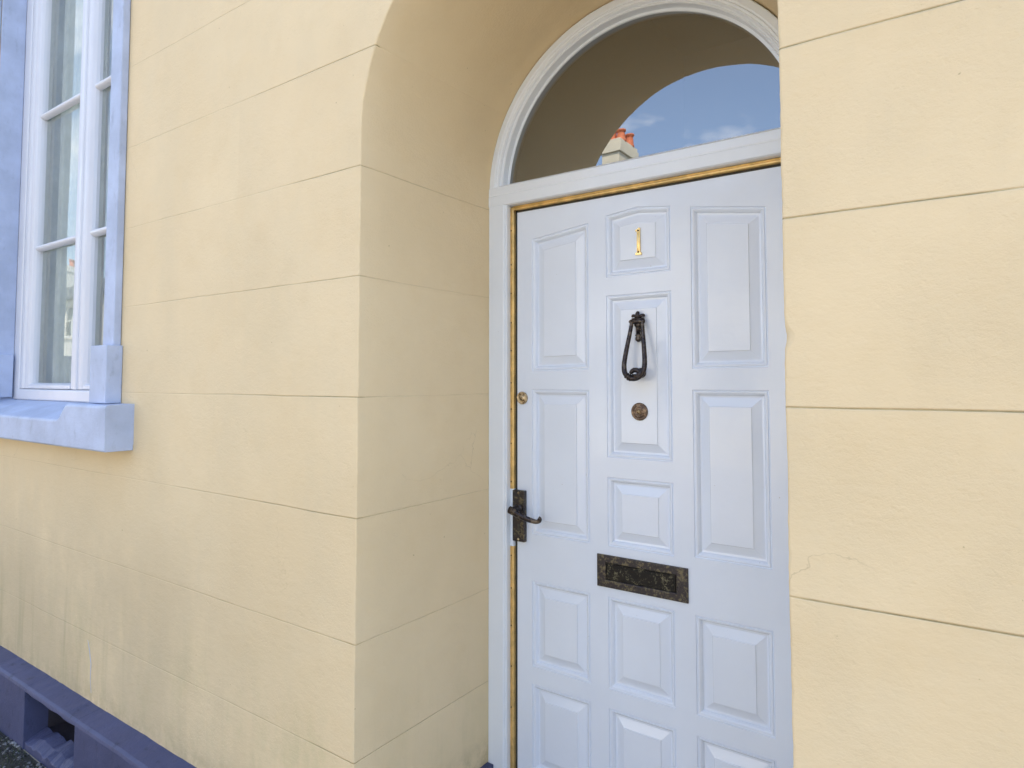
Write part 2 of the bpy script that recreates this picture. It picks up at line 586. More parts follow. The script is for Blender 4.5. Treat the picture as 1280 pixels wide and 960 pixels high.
WX0, WX1, WZ0, WZ1 = -4.06, -2.74, -.24, 2.76
hole = [(WX0, WZ0), (WX1, WZ0), (WX1, WZ1), (WX0, WZ1)]
vent = [(-3.195, -1.45), (-2.74, -1.45), (-2.74, -1.272), (-3.195, -1.272)]
wm.poly([outer, hole, vent], F)
wm.loft(rings, close=False, smooth=True)
wm.loft([[(x, F, z) for x, z in hole], [(x, 1.80, z) for x, z in hole]], caps=False)
backl = [(q[0], q[2]) for q in rings[-1]]
wm.poly([[(X0, -1.49)] + backl + [(X1, -1.49), (X1, ZT), (X0, ZT)], hole], 1.86, flip=True)
wall = wm.build('front_wall', 'wall', house, recalc=False)
# the rest of the shell
m = MB()
m.box(X0, X0 + .4, 1.861, 9.6, -1.49, ZT)
m.box(X1 - .4, X1, 1.861, 9.6, -1.49, ZT)
m.box(X0, X1, 9.601, 10.0, -1.49, ZT)
m.build('outer_wall', 'creamr', house)
m = MB()
m.box(X0 + .41, X1 - .41, 1.87, 9.59, -1.47, -1.44)
m.box(X0 + .41, X1 - .41, 1.87, 9.59, 1.92 + 1.2, 1.92 + 1.3)
m.box(-2.3, -2.2, 1.87, 6, -1.44, 3.11)
m.box(.3, .4, 1.87, 6, -1.44, 3.11)
m.box(-6, .4, 6.0, 6.1, -1.44, 3.11)
m.build('room_partition', 'inner', house)
m = MB()
for s0 in (0,):
    ids = m.loft([[(x, .95, ZT + .0), (x, 5.6, ZT + 2.3), (x, 10.3, ZT + .0), (x, 10.3, ZT - .15), (x, .95, ZT - .15)] for x in (X0 - .2, X1 + .2)])
m.build('roof', 'roof', house)

# plinth: ledge, face, vent recess; returns into the doorway
PX1 = -1.331
def plinth():
    m = MB()
    zt, zf, yf = -1.238, -1.252, 1.102
    nx0, nx1, nz_ = -3.20, -2.735, -1.268
    def jag(x):
        return .0035 * nz1(x * 6, 2, 0) + .002 * nz1(x * 31, 5, 0)
    def seg(xa, xb, bottom_at):
        n = max(1, int((xb - xa) / .03))
        rings = []
        for k in range(n + 1):
            x = xa + (xb - xa) * k / n
            j = jag(x)
            bt = bottom_at + (.008 * nz1(x * 13, 8, 1) - .003 if bottom_at > -1.4 else 0)
            rings.append([(x, F + .004, zt + j), (x, yf + .012, zf + j * .6 + .002), (x, yf + .003, zf - .004 + j * .5), (x, yf, zf - .014 + j * .5), (x, yf, bt), (x, F + .004, bt)])
        m.loft(rings)
    seg(-13, nx0, -1.5)
    seg(nx0, nx1, nz_)
    seg(nx1, PX1 + .03, -1.5)
    # sloping floor and left cheek of the recess
    a = []
    for k in range(33):
        x = nx0 + (nx1 - nx0) * k / 32
        b = .026 * nz1(x * 9, 1, 1) - .012
        b1, b2, b3 = [b + .018 * nz1(x * 24, q * 3.3, 1) for q in range(3)]
        a.append([(x, yf + .004, -1.50), (x, yf + .006 + .006 * nz1(x * 20, 7, 7), -1.462 + b1), (x, 1.140, -1.440 + b2), (x, 1.186, -1.425 + b3), (x, 1.186, -1.50)])
    m.loft(a)
    # return inside the doorway
    m.box(PX1 - .02, PX1 + .02, F + .006, 1.762, -1.5, -1.246)
    m.box(-.30, -.275, F + .006, 1.762, -1.5, -1.246)
    n0 = -.262
    m.box(n0 - .02, 2.2, yf, F + .004, -1.5, zt - .006)
    return m
pl = tag(plinth().build('plinth', 'plinth', house, bevel=.003), 'dark slate-blue painted stone plinth with a recessed vent')
m = MB()
m.loft([[(-3.195, 1.187, -1.45), (-2.74, 1.187, -1.45), (-2.74, 1.187, -1.272), (-3.195, 1.187, -1.272)], [(-3.19, 1.42, -1.44), (-2.75, 1.42, -1.44), (-2.75, 1.42, -1.29), (-3.19, 1.42, -1.29)]], caps=False)
m.face([4, 5, 6, 7])
m.build('vent_recess', 'niche', pl)
m = MB()
hs = [rect(-3.165 + c_ * .030, -3.149 + c_ * .030, -1.415 + r_ * .024, -1.401 + r_ * .024) for c_ in range(13) for r_ in range(5)]
m.poly([rect(-3.185, -2.745, -1.43, -1.285)] + hs, 1.300)
m.v += [(x, y + .03, z) for x, y, z in m.v]
n_ = len(m.v) // 2
q = 4
for h in hs:
    for k in range(4):
        m.face((q + k, q + (k + 1) % 4, n_ + q + (k + 1) % 4, n_ + q + k))
    q += 4
tg = simple("brown_air_brick", (.11, .07, .085), .8, 0, .3, 40)
m.build('air_brick', tg, pl)

# threshold
m = MB()
m.box(-1.309, -.302, 1.24, 1.84, -1.499, -1.452)
m.build('doorstep', simple("grey_step_stone", (.24, .24, .26), .7, 0, .2, 12, .003, 50), house, bevel=.006)

# ------------------------------------------------------------------ door frame with fanlight
fr = MB()
xl, xr = -1.3365, -.2905
cxm, rr = (xl + xr) / 2, (xr - xl) / 2
ZS = .632
JW = .0735
for sgn in (1, -1):
    base = xl if sgn == 1 else xr
    prof = [(0, 1.835), (0, 1.766), (.004, 1.763), (.060, 1.763), (.064, 1.7645), (.0665, 1.768), (.0675, 1.7665), (JW - .002, 1.7665), (JW, 1.769), (JW, 1.793), (JW, 1.835)]
    ra = [(base + sgn * a, b, -1.452) for a, b in prof]
    rb = [(base + sgn * a, b, .600) for a, b in prof]
    fr.loft([ra, rb] if sgn == 1 else [rb, ra])
# transom
prof = [(1.835, .582), (1.793, .582), (1.768, .583), (1.762, .586), (1.7615, .618), (1.7635, .621), (1.7625, .624), (1.764, .648), (1.772, .655), (1.800, .663), (1.835, .663)]
fr.loft([[(xl + .001, y, z) for y, z in prof], [(xr - .001, y, z) for y, z in prof]])
# arch ring
prof = [(0, 1.835), (0, 1.768), (.003, 1.765), (.0215, 1.765), (.0235, 1.7675), (.026, 1.7675), (.0285, 1.7645), (.031, 1.7675), (.034, 1.769), (.037, 1.7665), (.0395, 1.770), (.0415, 1.775), (.0435, 1.7765), (.0475, 1.7735), (.0505, 1.777), (.052, 1.801), (.060, 1.8015), (.060, 1.835)]
rings = []
for k in range(97):
    a = math.pi - math.pi * k / 96
    w_ = .0009 * nz1(k * .35, 1, 1)
    rings.append([(cxm + (rr - o - (w_ if .03 < o < .055 else 0)) * math.cos(a), y, ZS + (rr - o - (w_ if .03 < o < .055 else 0)) * math.sin(a)) for o, y in prof])
fr.loft(rings, smooth=False)
for sgn, base in ((1, xl), (-1, xr)):
    fr.loft([[(base + sgn * o, y, .60) for o, y in prof], [(base + sgn * o, y, ZS) for o, y in prof]])
frame = tag(fr.build('door_frame', 'frame', house, bevel=.0008, seg=1))
m = MB()
a_ = [(cxm + (rr - .054) * math.cos(math.pi * k / 64), ZS + (rr - .054) * math.sin(math.pi * k / 64)) for k in range(65)]
m.poly([a_ + [(cxm - rr + .054, .62), (cxm + rr - .054, .62)]], 1.8025)
m.v = [(x, y + (z - .62) * .0125, z) for x, y, z in m.v]          # the pane leans back a touch in its rebate
pane = m.build('fanlight_pane', 'fanglass', frame, recalc=False)
# putty-coloured rebate round the glass
# brass weather strips
m = MB()
def strip_v(x0, x1, z0, z1):
    xm = (x0 + x1) / 2
    prof = [(x0, 1.800), (x0, 1.787), (x0 + .002, 1.7855), (xm - .001, 1.7855), (xm, 1.7875), (xm + .001, 1.7855), (x1 - .002, 1.7855), (x1, 1.787), (x1, 1.800)]
    m.loft([[(a, b, z0) for a, b in prof], [(a, b, z1) for a, b in prof]])
strip_v(-1.2625, -1.2495, -1.45, -.545)
strip_v(-1.2625, -1.2495, -.358, .578)
prof = [(1.800, .582), (1.787, .5815), (1.7855, .579), (1.7855, .576), (1.7875, .575), (1.7855, .574), (1.7855, .570), (1.787, .568), (1.800, .568)]
m.loft([[(-1.2495, a, b) for a, b in prof], [(-.376, a, b) for a, b in prof]])
tag(m.build('weather_strip', 'brass', frame), 'thin brass weather strip round the door edge')
m = MB()
for z in (.50, .385, .288, .19, .097, -.01, -.097, -.21, -.335, -.575, -.68, -.80, -.93, -1.06):
    m = MB()
    m.lathe((-1.2575, 1.7856, z), (0, -1, 0), [(.0022, -.001), (.0022, .0006), (.0012, .0008), (0, .0008)], 8)
    m.build('strip_nail', 'screw', frame)
m = MB()
m.box(-1.2625, -1.240, 1.8015, 1.834, -1.45, .58)
m.box(-1.2625, -.365, 1.8015, 1.834, .562, .5815)
m.box(-.383, -.364, 1.8015, 1.834, -1.45, .58)
m.build('door_gap_fill', 'dark', frame)  # dark filler that paints the shaded gap round the door
m = MB()
m.box(-1.2625, -1.2495, 1.7865, 1.80, -.545, -.358)
m.build('keep', 'frame', frame, bevel=.001)

# ------------------------------------------------------------------ panelled door
DX0, DX1, DZ0, DZ1 = -1.2425, -.3845, -1.448, .5615
YD = 1.800
L0, L1, C0, C1, R0, R1 = -1.1845, -.9735, -.9130, -.7055, -.6465, -.4405
panels = []
for (a, b) in ((L0, L1), (C0, C1), (R0, R1)):
    panels.append(rect(a, b, -.917, -.647))
    panels.append(rect(a, b, -1.243, -.971))
panels.append(rect(L0, L1, -.499, -.0315))
panels.append(rect(R0, R1, -.492, -.0275))
panels.append(rect(C0, C1, -.234, .2565))
panels.append(rect(C0, C1, -.4985, -.2925))
panels.append([(L0, .0275), (L1, .0315), (L1, .4905), (L0, .464)])
panels.append([(R0, .0310), (R1, .0330), (R1, .4610), (R0, .4920)])
panels.append([(C0, .3125), (C1, .3140), (C1, .5030), ((C0 + C1) / 2, .5165), (C0, .5030)])
d = MB()
outl = [(DX0, DZ0), (DX1, DZ0), (DX1, DZ1), (DX0, DZ1)]
# split the straight edges so the big polygon stays well shaped
loops = d.poly([outl] + panels, YD)
PROF = [(.0000, 0), (.0010, -.0030), (.0038, -.0042), (.0052, -.0012), (.0080, -.0012), (.0115, -.0036), (.0145, -.0078), (.0160, -.0118), (.0215, -.0124),
        (.0455, -.0032), (.0468, -.0004), (.0485, -.0002)]
for pts, lp in zip(panels, loops[1:]):
    prev = lp
    for ins, dep in PROF[1:]:
        cur = [d.vert(x, YD - dep, z) for x, z in offset_poly(pts, ins)]
        n = len(cur)
        for k in range(n):
            d.face((prev[k], prev[(k + 1) % n], cur[(k + 1) % n], cur[k]))
        prev = cur
    d.face(prev)
o4 = loops[0]
bk = [d.vert(x, YD + .040, z) for x, z in outl]
for k in range(4):
    d.face((o4[k], bk[k], bk[(k + 1) % 4], o4[(k + 1) % 4]))
d.face(bk[::-1])
door = tag(d.build('door', 'door', house), 'glossy white panelled door with tarnished fittings')

# ---- letter plate
m = MB()
px0, px1, pz0, pz1 = -.9475, -.665, -.6195, -.5245
fx0, fx1, fz0, fz1 = -.918, -.699, -.597, -.5475
o_ = [(px0, pz0), (px1, pz0), (px1, pz1), (px0, pz1)]
h_ = [(fx0, fz0), (fx1, fz0), (fx1, fz1), (fx0, fz1)]
lo = m.poly([offset_poly(o_, .002), offset_poly(h_, -.002)], YD - .0065)
def ringfaces(m, A, B):
    n = len(A)
    for k in range(n):
        m.face((A[k], A[(k + 1) % n], B[(k + 1) % n], B[k]))
a = [m.vert(x, YD - .005, z) for x, z in o_]
b = [m.vert(x, YD + .0, z) for x, z in o_]
ringfaces(m, lo[0], a); ringfaces(m, a, b)
a = [m.vert(x, YD - .005, z) for x, z in h_]
b = [m.vert(x, YD + .0, z) for x, z in h_]
ringfaces(m, lo[1], a); ringfaces(m, a, b)
tag(m.build('letter_plate', 'plate', door, bevel=.0006, seg=1), 'tarnished mottled brass letter plate')
m = MB()
m.box(fx0 + .0030, fx1 - .0030, YD - .0046, YD - .0005, fz0 + .0024, fz1 - .0030)
m.box(fx0 + .008, fx1 - .008, YD - .0058, YD - .0046, fz0 + .007, fz1 - .007)
m.box(fx0 + .0003, fx1 - .0003, YD - .0016, YD - .0004, fz0 + .0003, fz1 - .0003)
m.build('letter_flap', 'flap', door, bevel=.0012)

# ---- house number 1
m = MB()
nx, nb, ntp = -.8045, .370, .449
shape = [(-.0085, 0), (.0105, 0), (.0105, .006), (.0065, .008), (.0060, .071), (.0070, .079), (.0030, .082), (-.0015, .078), (-.0085, .0745), (-.0085, .071), (-.0035, .071), (-.0040, .008), (-.0085, .006)]
yy0, yy1 = YD - .0005, YD - .0060
A = [(nx + x, nb + z) for x, z in shape]
lo = m.poly([A], yy1)
b = [m.vert(x, yy0, z) for x, z in A]
ringfaces(m, lo[0], b)
m.tube([(nx + .0012, yy1 - .0004, nb + .010), (nx + .0014, yy1 - .0004, nb + .068)], .0026, 8, .5)
num = tag(m.build('door_number', 'brassnum', door, bevel=.0008, seg=1), 'small brass number 1')
m = MB()
for z in (.0085, .0725):
    m = MB()
    m.lathe((nx + .0012, yy1 - .0002, nb + z), (0, -1, 0), [(.0032, 0), (.0028, .0012), (.0012, .0016), (.0, .0016)], 12)
    m.build('number_screw', 'screw', door)

# ---- knocker
def bez(p, n=10):
    outp = []
    P = [Vector(q) for q in p]
    for i in range(len(P) - 1):
        p0, p1, p2, p3 = P[max(0, i - 1)], P[i], P[i + 1], P[min(len(P) - 1, i + 2)]
        for k in range(n):
            t = k / n
            outp.append(.5 * ((2 * p1) + (-p0 + p2) * t + (2 * p0 - 5 * p1 + 4 * p2 - p3) * t * t + (-p0 + 3 * p1 - 3 * p2 + p3) * t ** 3))
    outp.append(P[-1])
    return [tuple(q) for q in outp]
kx = -.8035
ys = YD + .002
k_ = MB()
# mounting plate with fleur-de-lis
k_.lathe((kx, ys, .163), (0, -1, 0), [(.014, 0), (.014, .006), (.010, .009), (.010, .020), (0, .020)], 16)
k_.tube([(kx - .0235, ys - .018, .171), (kx - .020, ys - .020, .171), (kx + .020, ys - .020, .171), (kx + .0235, ys - .018, .171)], [.005, .0065, .0065, .005], 12)
k_.tube([(kx - .019, ys - .014, .1785), (kx + .019, ys - .014, .1785)], .0035, 10)
k_.tube(bez([(kx, ys - .012, .176), (kx - .001, ys - .016, .188), (kx, ys - .013, .201)]), [.004 + .0035 * math.sin(math.pi * min(1, t / 20 * 1.0)) for t in range(21)], 10, .6)
for s_ in (-1, 1):
    k_.tube(bez([(kx + s_ * .002, ys - .011, .178), (kx + s_ * .009, ys - .015, .187), (kx + s_ * .016, ys - .013, .189), (kx + s_ * .0205, ys - .011, .185)], 6), [.0032, .0036, .004, .0042, .0044, .0045, .0045, .0045, .0045, .0046, .0046, .0047, .0048, .0046, .0042, .0038, .0033, .0026, .0018], 8, .7)
# tongue between the arms
k_.tube([(kx, ys - .010, .168), (kx, ys - .012, .150), (kx, ys - .012, .132)], [.0085, .0065, .0055], 10, .55)
for s_ in (-1, 0, 1):
    k_.tube([(kx + s_ * .004, ys - .017, .168), (kx + s_ * .0028, ys - .0175, .134)], .0019, 6)
k_.lathe((kx, ys - .012, .134), (0, 0, -1), [(.006, 0), (.0095, .002), (.0095, .005), (.0065, .007), (.009, .010), (.0095, .015), (.007, .020), (.003, .023), (0, .0235)], 16)
tag(k_.build('knocker_mount', 'iron', door), 'dark tarnished knocker mount with fleur-de-lis top')
k_ = MB()
k_.lathe((kx + .004, ys, .020), (0, -1, 0), [(.015, 0), (.015, .005), (.010, .008), (.010, .014), (0, .016)], 18)
k_.build('knocker_stud', 'iron', door)
k_ = MB()
def kp(dx, z, dpt): return (kx + dx, ys - dpt, z)
loop = [kp(-.0165, .173, .020), kp(-.0185, .150, .024), kp(-.0245, .110, .031), kp(-.0300, .070, .038), kp(-.0320, .040, .043), kp(-.0270, .019, .047), kp(-.0140, .007, .049), kp(0, .0035, .050),
        kp(.0140, .007, .049), kp(.0270, .019, .047), kp(.0320, .040, .043), kp(.0300, .070, .038), kp(.0245, .110, .031), kp(.0185, .150, .024), kp(.0165, .173, .020)]
pts = bez(loop, 6)
nn = len(pts)
k_.tube(pts, [.0053 + .0026 * math.sin(math.pi * i / (nn - 1)) for i in range(nn)], 12)
# collars and the twisted grip at the foot
for dx, z, r_ in ((-.0205, .0125, .0098), (-.0145, .0085, .0104), (-.0085, .006, .0098)):
    i = min(range(nn), key=lambda q: (pts[q][0] - kx - dx) ** 2 + (pts[q][2] - z) ** 2)
    t_ = Vector(pts[i + 1]) - Vector(pts[i - 1])
    k_.lathe(pts[i], t_, [(.004, -.0026), (r_ * .92, -.0018), (r_, 0), (r_ * .92, .0018), (.004, .0026)], 16)
k_.ball((kx + .004, ys - .047, .008), .0088, (1.1, 1, 1), 12)
for q in range(3):
    k_.tube(bez([kp(-.001 + q * .004, .014 - q * .004, .054), kp(.010 + q * .003, .012 - q * .003, .058), kp(.021 + q * .002, .020 - q * .001, .056), kp(.027, .030, .050)], 6), .0030, 8)
k_.tube(bez([kp(-.012, .018, .046), kp(-.002, .027, .044), kp(.010, .027, .044), kp(.018, .021, .046)], 5), [.004, .005, .006, .0068, .007, .0072, .0074, .0074, .0074, .0074, .0072, .007, .0065, .006, .0055, .005], 10)
tag(k_.build('knocker_ring', 'iron', door), 'dark pear-shaped hanging knocker ring')

# ---- bell push and lock
m = MB()
c = (-.806, YD + .001, -.0935)
m.lathe(c, (0, -1, 0), [(.0255, 0), (.0262, .003), (.0250, .006), (.0225, .007), (.0208, .0055), (.0185, .0058), (.0170, .0078), (.0125, .0085), (.0105, .0065), (.0090, .0065), (.0085, .009), (.0075, .0095), (.0068, .0075), (0, .0075)], 40)
for k in range(14):
    a = 2 * math.pi * k / 14
    m.ball((c[0] + .0148 * math.cos(a), c[1] - .0082, c[2] + .0148 * math.sin(a)), .0022, (1, .8, 1), 6)
m.build('bell_push', 'bronze', door)
m = MB()
m.lathe((c[0], c[1] - .006, c[2]), (0, -1, 0), [(.0062, 0), (.0062, .004), (.0050, .0062), (.0025, .0072), (0, .0074)], 20)
m.build('bell_button', 'lockbrass', door)
m = MB()
c = (-1.2215, YD, -.060)
m.lathe(c, (0, -1, 0), [(.0205, 0), (.0208, .004), (.0190, .0075), (.0165, .0080), (.0150, .0060), (.0105, .0060), (.0100, .0085), (0, .0085)], 36)
lk = tag(m.build('cylinder_lock', 'lockbrass', door), 'round brass cylinder lock')
m = MB()
m.box(c[0] - .0012, c[0] + .0012, c[1] - .0089, c[1] - .0080, c[2] - .0065, c[2] + .0045)
m.box(c[0] - .0028, c[0] + .0028, c[1] - .0089, c[1] - .0080, c[2] - .0075, c[2] - .0040)
m.build('keyhole', 'dark', door)

# ---- lever handle on its plate
m = MB()
m.box(-1.2515, -1.2050, 1.7835, 1.7995, -.5260, -.3610)
pt = tag(m.build('handle_plate', 'plate', door, bevel=.0022), 'tarnished brass handle plate')
m = MB()
m.lathe((-1.2265, 1.7840, -.473), (0, -1, 0), [(.0048, 0), (.0048, .0006), (0, .0006)], 14)
m.box(-1.2288, -1.2242, 1.7832, 1.7838, -.492, -.473)
m.build('keyhole', 'dark', door)
m = MB()
for z in (-.369, -.518):
    m = MB()
    m.lathe((-1.2280, 1.7837, z), (0, -1, 0), [(.0042, 0), (.0036, .0014), (0, .0018)], 12)
    m.build('plate_screw', 'lockbrass', door)
m = MB()
hz = -.4185
hx = -1.2265
m.lathe((hx, 1.7838, hz), (0, -1, 0), [(.0165, 0), (.0168, .004), (.0140, .0075), (.0110, .009), (.0098, .012), (.0098, .038), (.0085, .043), (.006, .046), (0, .047)], 28)
pts = bez([(hx - .004, 1.738, hz + .002), (hx + .012, 1.7365, hz - .003), (hx + .035, 1.7370, hz - .0115), (hx + .062, 1.7405, hz - .0200), (hx + .088, 1.7450, hz - .0255), (hx + .101, 1.7475, hz - .0235), (hx + .1055, 1.7470, hz - .0165), (hx + .1010, 1.7455, hz - .0125)], 6)
rad = [.0128 - .0060 * min(1, i / (len(pts) * .62)) for i in range(len(pts))]
m.tube(pts, rad, 14, .75)
tag(m.build('lever_handle', 'iron', door), 'dark lever handle with a curled tip')

# ------------------------------------------------------------------ window
win = MB()
YW = 1.300
GX = [-3.865, -3.405, -3.250, -2.810]        # edges of the two glass columns
z0, z1 = -.045, 2.70
def post(profile, za, zb, mb):
    mb.loft([[(x, y, za) for x, y in profile], [(x, y, zb) for x, y in profile]])
# fixed frame: left jamb, right jamb, head, sill board
post([(WX0 + .005, 1.38), (WX0 + .005, YW - .004), (-3.987, YW - .004), (-3.982, YW), (-3.982, 1.38)], -.098, 2.755, win)
post([(-2.79, 1.38), (-2.79, YW - .004), (WX1 - .005, YW - .004), (WX1 - .005, 1.38)], -.098, 2.755, win)
win.box(-3.982, -2.79, YW - .003, 1.38, 2.70, 2.754)
win.loft([[(x, y, z) for y, z in ((1.38, -.100), (1.292, -.100), (1.288, -.094), (1.288, -.052), (1.292, -.047), (1.38, -.045))] for x in (-3.982, -2.79)])
window = tag(win.build('window', 'winframe', house, bevel=.002), 'tall white-framed window in a pale blue surround')
cs = MB()
def stile(xa, xb, side):
    """moulded casement stile; glass on side +1 (right) or -1 (left)"""
    if side > 0:
        p = [(xa, 1.36), (xa, 1.306), (xa + .004, 1.302), (xa + .030, 1.302), (xa + .036, 1.309), (xa + .044, 1.311), (xb - .050, 1.311), (xb - .042, 1.306), (xb - .028, 1.302), (xb - .012, 1.306), (xb - .003, 1.318), (xb, 1.330), (xb, 1.36)]
    else:
        p = [(xb, 1.36), (xb, 1.306), (xb - .004, 1.302), (xb - .030, 1.302), (xb - .036, 1.309), (xa + .050, 1.311), (xa + .042, 1.305), (xa + .028, 1.302), (xa + .012, 1.306), (xa + .003, 1.318), (xa, 1.330), (xa, 1.36)]
    post(p, z0 + .001, z1, cs)
stile(-3.980, GX[0], 1)
stile(GX[1], -3.330, -1)
post([(-3.326, 1.36), (-3.326, 1.306), (-3.322, 1.302), (-3.285, 1.302), (-3.272, 1.306), (-3.256, 1.318), (GX[2], 1.330), (GX[2], 1.36)], z0 + .001, z1, cs)
post([(-2.792, 1.36), (-2.792, 1.304), (GX[3] + .003, 1.318), (GX[3], 1.33), (GX[3], 1.36)], z0, z1, cs)
post([(-3.346, 1.306), (-3.342, 1.297), (-3.336, 1.294), (-3.320, 1.294), (-3.314, 1.297), (-3.310, 1.306)], z0, z1, cs)
for xa, xb in ((GX[0], GX[1]), (GX[2], GX[3])):
    for z in (.665, 1.345, 2.025):
        cs.loft([[(x, 1.338 - .028 * math.cos(a), z + .0165 * math.sin(a)) for a in [R(-90 + 15 * q) for q in range(13)]] for x in (xa - .004, xb + .004)], smooth=False)
    cs.loft([[(x, y, z) for y, z in ((1.36, -.044), (1.304, -.044), (1.302, -.040), (1.303, -.026), (1.315, -.020), (1.335, -.016), (1.36, -.016))] for x in (xa - .01, xb + .01)])
    cs.loft([[(x, y, z) for y, z in ((1.36, z1 - .001), (1.304, z1 - .001), (1.304, z1 - .05), (1.335, z1 - .06), (1.36, z1 - .06))] for x in (xa - .01, xb + .01)])
tag(cs.build('window_frame', 'winframe', window, bevel=.0015))
for xa, xb in ((GX[0], GX[1]), (GX[2], GX[3])):
    lv = [-.016, .665, 1.345, 2.025, z1 - .06]
    for a, b in zip(lv[:-1], lv[1:]):
        m = MB()
        m.poly([[(xa - .006, a), (xb + .006, a), (xb + .006, b), (xa - .006, b)]], 1.343 + random.uniform(-.0008, .0008))
        m.build('window_pane', 'winglass', window, recalc=False)
# sill stone
m = MB()
xs = [-4.26, -4.08, -4.06, -4.03, -4.00, -3.96] + [-3.93 + k * .03 for k in range(1, 33)] + [-2.95, -2.93, -2.91, -2.89, -2.875, -2.862, -2.855, -2.80, -2.70, -2.62, -2.541]
xs = sorted(set(round(x, 4) for x in xs))
rings = []
for x in xs:
    if x < -4.06: t = 1
    elif x < -4.01: t = max(0, 1 - (x + 4.06) / .03)
    else:
        t = max(0, min(1, (x + 2.955) / .09))
        t = t * t * (3 - 2 * t)
    j = .0022 * nz1(x * 14, 3, 1) + .0012 * nz1(x * 50, 1, 1)
    zf = -.158 * (1 - t) + -.096 * t + j * (1.4 - t)
    zm = -.120 * (1 - t) + -.089 * t
    zb = -.101 * (1 - t) + -.086 * t
    rings.append([(x, 1.36, -.239), (x, 1.36, zb), (x, 1.28, zb), (x, 1.19, zm), (x, 1.098, zf + .004), (x, 1.0925, zf), (x, 1.090, zf - .007), (x, 1.090 + j, -.253), (x, 1.094, -.259), (x, 1.189, -.259), (x, 1.189, -.239)])
m.loft(rings)
tag(m.build('window_sill', 'blue', window, bevel=.0015), 'thick pale blue painted stone sill')
# architrave, its foot blocks, and the painted reveal
m = MB()
for a, b in ((-2.742, -2.655), (-4.145, -4.058)):
    m.box(a, b, 1.160, 1.1885, .129, 2.86)
m.box(-4.1445, -2.6555, 1.1605, 1.1885, 2.762, 2.859)
m.box(-4.0575, -4.050, 1.189, 1.2955, -.10, 2.755)
m.box(-2.750, -2.7425, 1.189, 1.2955, -.10, 2.755)
m.box(-4.05, -2.75, 1.189, 1.2955, 2.747, 2.755)
m.build('architrave', 'blue', window, bevel=.004)
for a, b in ((-2.774, -2.640), (-4.160, -4.026)):
    m = MB()
    m.box(a, b, 1.131, 1.1890, -.0885, .130)
    if a > -3: m.box(a, -2.7515, 1.1895, 1.286, -.0885, .130)
    else: m.box(-4.0485, b, 1.1895, 1.286, -.0885, .130)
    m.build('foot_block', 'blue', window, bevel=.003)

# curtain inside
m = MB()
rings = []
for k in range(190):
    x = -4.05 + k * .0068
    y = 1.40 + .018 * math.sin(k * .55) + .010 * math.sin(k * .23 + 1)
    rings.append([(x, y, -.25), (x, y + .004, 2.9)])
m.loft(rings, close=False, smooth=True)
cu = tag(m.build('curtain', 'curtain', recalc=False), 'pale curtain hanging in folds behind the tall window', 'curtain')

# ------------------------------------------------------------------ gravel and weeds along the plinth
def gravel():
    m = MB()
    rnd = random.Random(3)
    for _ in range(3400):
        x = rnd.uniform(-5.6, -1.4)
        y = 1.10 - abs(rnd.gauss(0, .30))
        if y < .3: continue
        r_ = rnd.uniform(.004, .012)
        z = -1.5 + r_ * .4
        n = 6
        a0 = rnd.random() * 6
        rg = []
        for h, s_ in ((-.7, .6), (0, 1), (.7, .55)):
            rg.append([(x + math.cos(a0 + j * 2 * math.pi / n) * r_ * s_ * rnd.uniform(.8, 1.2), y + math.sin(a0 + j * 2 * math.pi / n) * r_ * s_ * rnd.uniform(.8, 1.2), z + h * r_ * .7) for j in range(n)])
        m.loft(rg)
    return m
t = NT("dark_pebbles")
t.set(Base_Color=t.mix(t.ramp(t.noise(60, 2, .5), .4, .7), (.03, .03, .03), (.26, .26, .27)), Roughness=.35)
tag(gravel().build('gravel', t.m, recalc=False), 'dark wet gravel lying along the foot of the blue plinth', 'gravel', kind='stuff')
m = MB()
rnd = random.Random(11)
for _ in range(2600):
    x = rnd.uniform(-5.6, -2.2)
    y = 1.09 - abs(rnd.gauss(0, .10))
    h = rnd.uniform(.008, .03)
    a = rnd.random() * 6.28
    dx, dy = math.cos(a), math.sin(a)
    w_ = rnd.uniform(.001, .002)
    b = [m.vert(x - dy * w_, y + dx * w_, -1.5), m.vert(x + dy * w_, y - dx * w_, -1.5), m.vert(x + dx * h * .7, y + dy * h * .7, -1.5 + h)]
    m.face(b)
tag(m.build('moss', simple("moss_green", (.045, .065, .02), .8, 0, .4, 30), recalc=False), 'dark green moss and short weeds between the gravel and the plinth', 'moss', kind='stuff')
sheet('soil', -13, -1.45, .55, 1.10, -1.496, simple("dark_soil", (.035, .033, .028), .9, 0, .4, 30, .01, 60))

# ------------------------------------------------------------------ marks on the wall and ledge
m = MB()
path = [(-2.859, -1.015), (-2.843, -1.048), (-2.826, -1.098), (-2.828, -1.160), (-2.817, -1.205)]
wd = [.0006, .0018, .0022, .0009, .0004]
m.loft([[(x - w_, 1.1888, z), (x + w_, 1.1888, z), (x + w_, 1.1896, z), (x - w_, 1.1896, z)] for (x, z), w_ in zip(path, wd)])
m.build('paint_drip', 'blue', wall)

